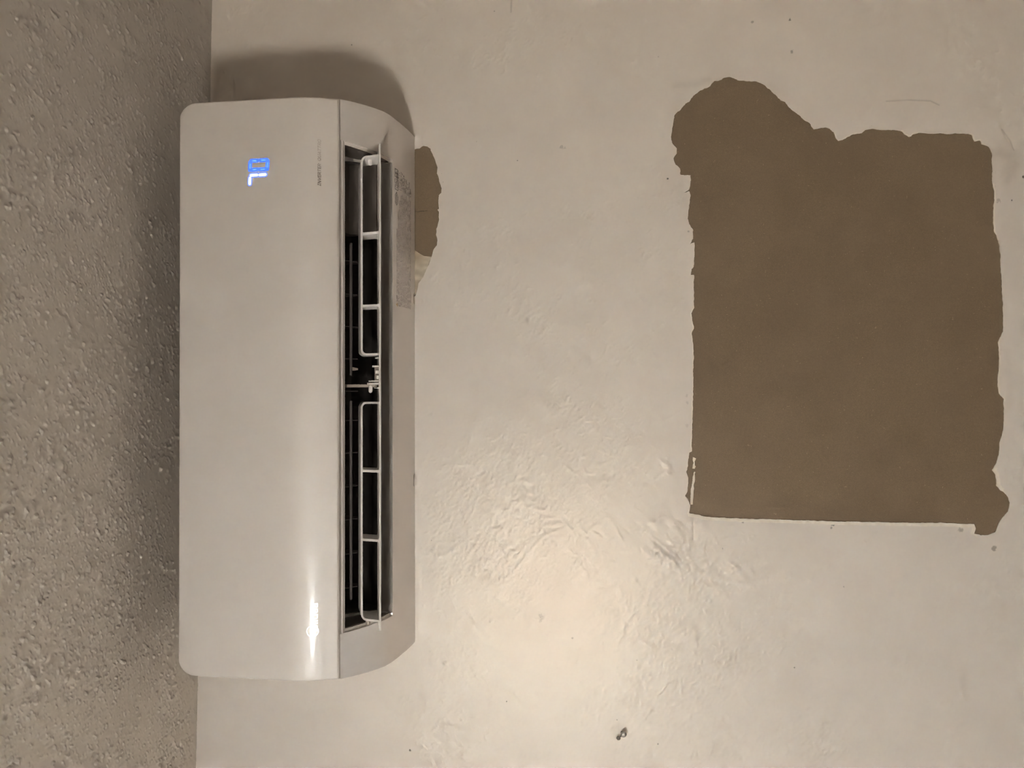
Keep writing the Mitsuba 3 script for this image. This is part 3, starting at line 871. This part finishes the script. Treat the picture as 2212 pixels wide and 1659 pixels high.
x_start = on_chin(858, 660)[0]
rows_px = np.linspace(855.5, 887.5, 12)
row_d = [on_chin(r_, 560)[1] for r_ in rows_px]
tri = []
xc1, xc2, xc3 = on_chin(861, 419)[0], on_chin(861, 409)[0], on_chin(861, 368)[0]
for r in range(len(rows_px) - 1):
    dtop, dbot = row_d[r], row_d[r + 1]
    hgt_ = (dtop - dbot) * 0.66
    x = x_start + (0.006 if r == 0 else 0.0)
    xend = (xc1 if r > 2 else on_chin(rows_px[r], (500, 462, 432)[r])[0]) - random.uniform(0, .004)
    if r == 0:
        mt = text_poly('WARNING', 1.0, True)
        tri.append(chin_text(mt, x, dbot, hgt_ * .42, hgt_))
        x += mt.vertices[:, 0].max() * hgt_ * .42 + .003
    boxes = []
    while x < xend:
        for _ in range(random.randint(2, 9)):
            w = random.uniform(.0011, .0017)
            bars = [(x, dbot, x + .00045, dtop - (dtop - dbot) * .34)]
            kind = random.random()
            if kind < .6:
                bars.append((x + w - .0004, dbot, x + w, dbot + hgt_ * random.choice((1, .7))))
            if kind > .3:
                yy = dbot + hgt_ * random.choice((0, .45, .85))
                bars.append((x, yy, x + w, yy + hgt_ * .15))
            boxes += bars
            x += w + .0006
        x += .0013
    for (a0, b0, a1, b1) in boxes:
        vv = np.array([(a0, b0), (a1, b0), (a1, b1), (a0, b1)])
        v3 = np.array([(p_[0], -p_[1], float(_ch(p_[1])) - .0002) for p_ in vv])
        tri.append(trimesh.Trimesh(v3, [(0, 2, 1), (0, 3, 2)], process=False))
# second column, beyond a gap
for r in range(len(rows_px) - 1):
    dtop, dbot = row_d[r], row_d[r + 1]
    hgt_ = (dtop - dbot) * 0.66
    x, xend = xc2, xc3 - (.004, .001, .003, .0, .002, .004, .007, .004, .011, .008, .016)[r]
    while x < xend:
        w = random.uniform(.0011, .0018)
        for (a0, b0, a1, b1) in ((x, dbot, x + .0005, dbot + hgt_), (x, dbot + hgt_ * random.choice((0, .45, .8)), x + w, dbot + hgt_ * random.choice((.2, .6, 1)))):
            v3 = np.array([(p_[0], -p_[1], float(_ch(p_[1])) - .0002) for p_ in ((a0, b0), (a1, b0), (a1, b1), (a0, b1))])
            tri.append(trimesh.Trimesh(v3, [(0, 2, 1), (0, 3, 2)], process=False))
        x += w + random.choice((.0005, .0005, .0016))
k = obj('warning_print', trimesh.util.concatenate(tri), 'label_ink', AC)
label(k, 'block of tiny dark warning text printed on the underside', kind='stuff')
tw = Polygon([(0, 0), (1, 0), (.5, 1)]).difference(Polygon([(.2, .12), (.8, .12), (.5, .76)])).union(sbox(.46, .2, .54, .5))
mt = extrude(tw, .001)
k = obj('warning_sign', chin_text(mt, x_start - .0015, row_d[1], .006, row_d[0] - row_d[1]), 'amber_ink', AC)
label(k, 'tiny amber warning triangle before the printed text')
icons = []


def icon(poly):
    icons.append(extrude(poly, .001))


dt, db = on_chin(852.8, 390)[1], on_chin(859.8, 390)[1]
for ya, yb, dd0, dd1 in ((365, 374, dt, db), (374.5, 383, dt, db), (387, 396, dt, db), (399, 410, dt - .001, db)):
    pl = sbox(on_chin(856, yb)[0], dd1, on_chin(856, ya)[0], dd0)
    icon(pl.difference(pl.buffer(-.0007, join_style=2)))
hx0, hx1, hd0, hd1 = on_chin(856, 444)[0], on_chin(856, 414)[0], db + .001, dt - .001
hm_ = (hd0 + hd1) / 2
pl = Polygon([(hx0, hm_), (hx0 + .005, hd0), (hx1 - .006, hd0), (hx1, hm_), (hx1 - .005, hd1), (hx0 + .004, hd1)])
icon(pl.difference(pl.buffer(-.0008, join_style=2)))
pl2 = pl.buffer(-.0028, join_style=2)
icon(pl2.difference(pl2.buffer(-.0007, join_style=2)))
for y_, x_ in ((380, 857.5), (392.5, 857)):
    q4 = on_chin(x_, y_)[:2]
    icon(Point(q4).buffer(.0016))
ic = trimesh.util.concatenate(icons)
v = ic.vertices
k = obj('printed_symbols', trimesh.Trimesh(np.stack([v[:, 0], -v[:, 1], _ch(np.clip(v[:, 1], 0, .179)) - .0001 - v[:, 2] * .2], 1), ic.faces, process=False), 'icon_ink', AC)
label(k, 'row of small outlined symbols printed on the underside')

# ================================================================ small things on the wall
hook = 'wall_screw'
label(hook, 'small shiny steel screw with a bent arm sticking out of the wall', 'screw')
b0 = at(1339, 1584)
hd = at(1347, 1586.5, .010)
obj('shank', cyl((b0[0], .012, b0[2]), hd, .0021, 20), 'dark_steel', hook, smooth=30)
hm = trimesh.creation.icosphere(subdivisions=3, radius=.0046)
hm.vertices[:, 1] *= .55
obj('head', hm.apply_translation(hd), 'steel', hook, smooth=True)
ab = at(1336, 1594.5, .006)
obj('arm', cyl((hd[0], hd[1] + .0015, hd[2]), ab, .0011, 16), 'dark_steel', hook, smooth=30)
tip = trimesh.creation.icosphere(subdivisions=3, radius=.0031)
tip.vertices[:, 1] *= .6
obj('tip', tip.apply_translation(ab), 'dark_steel', hook, smooth=True)
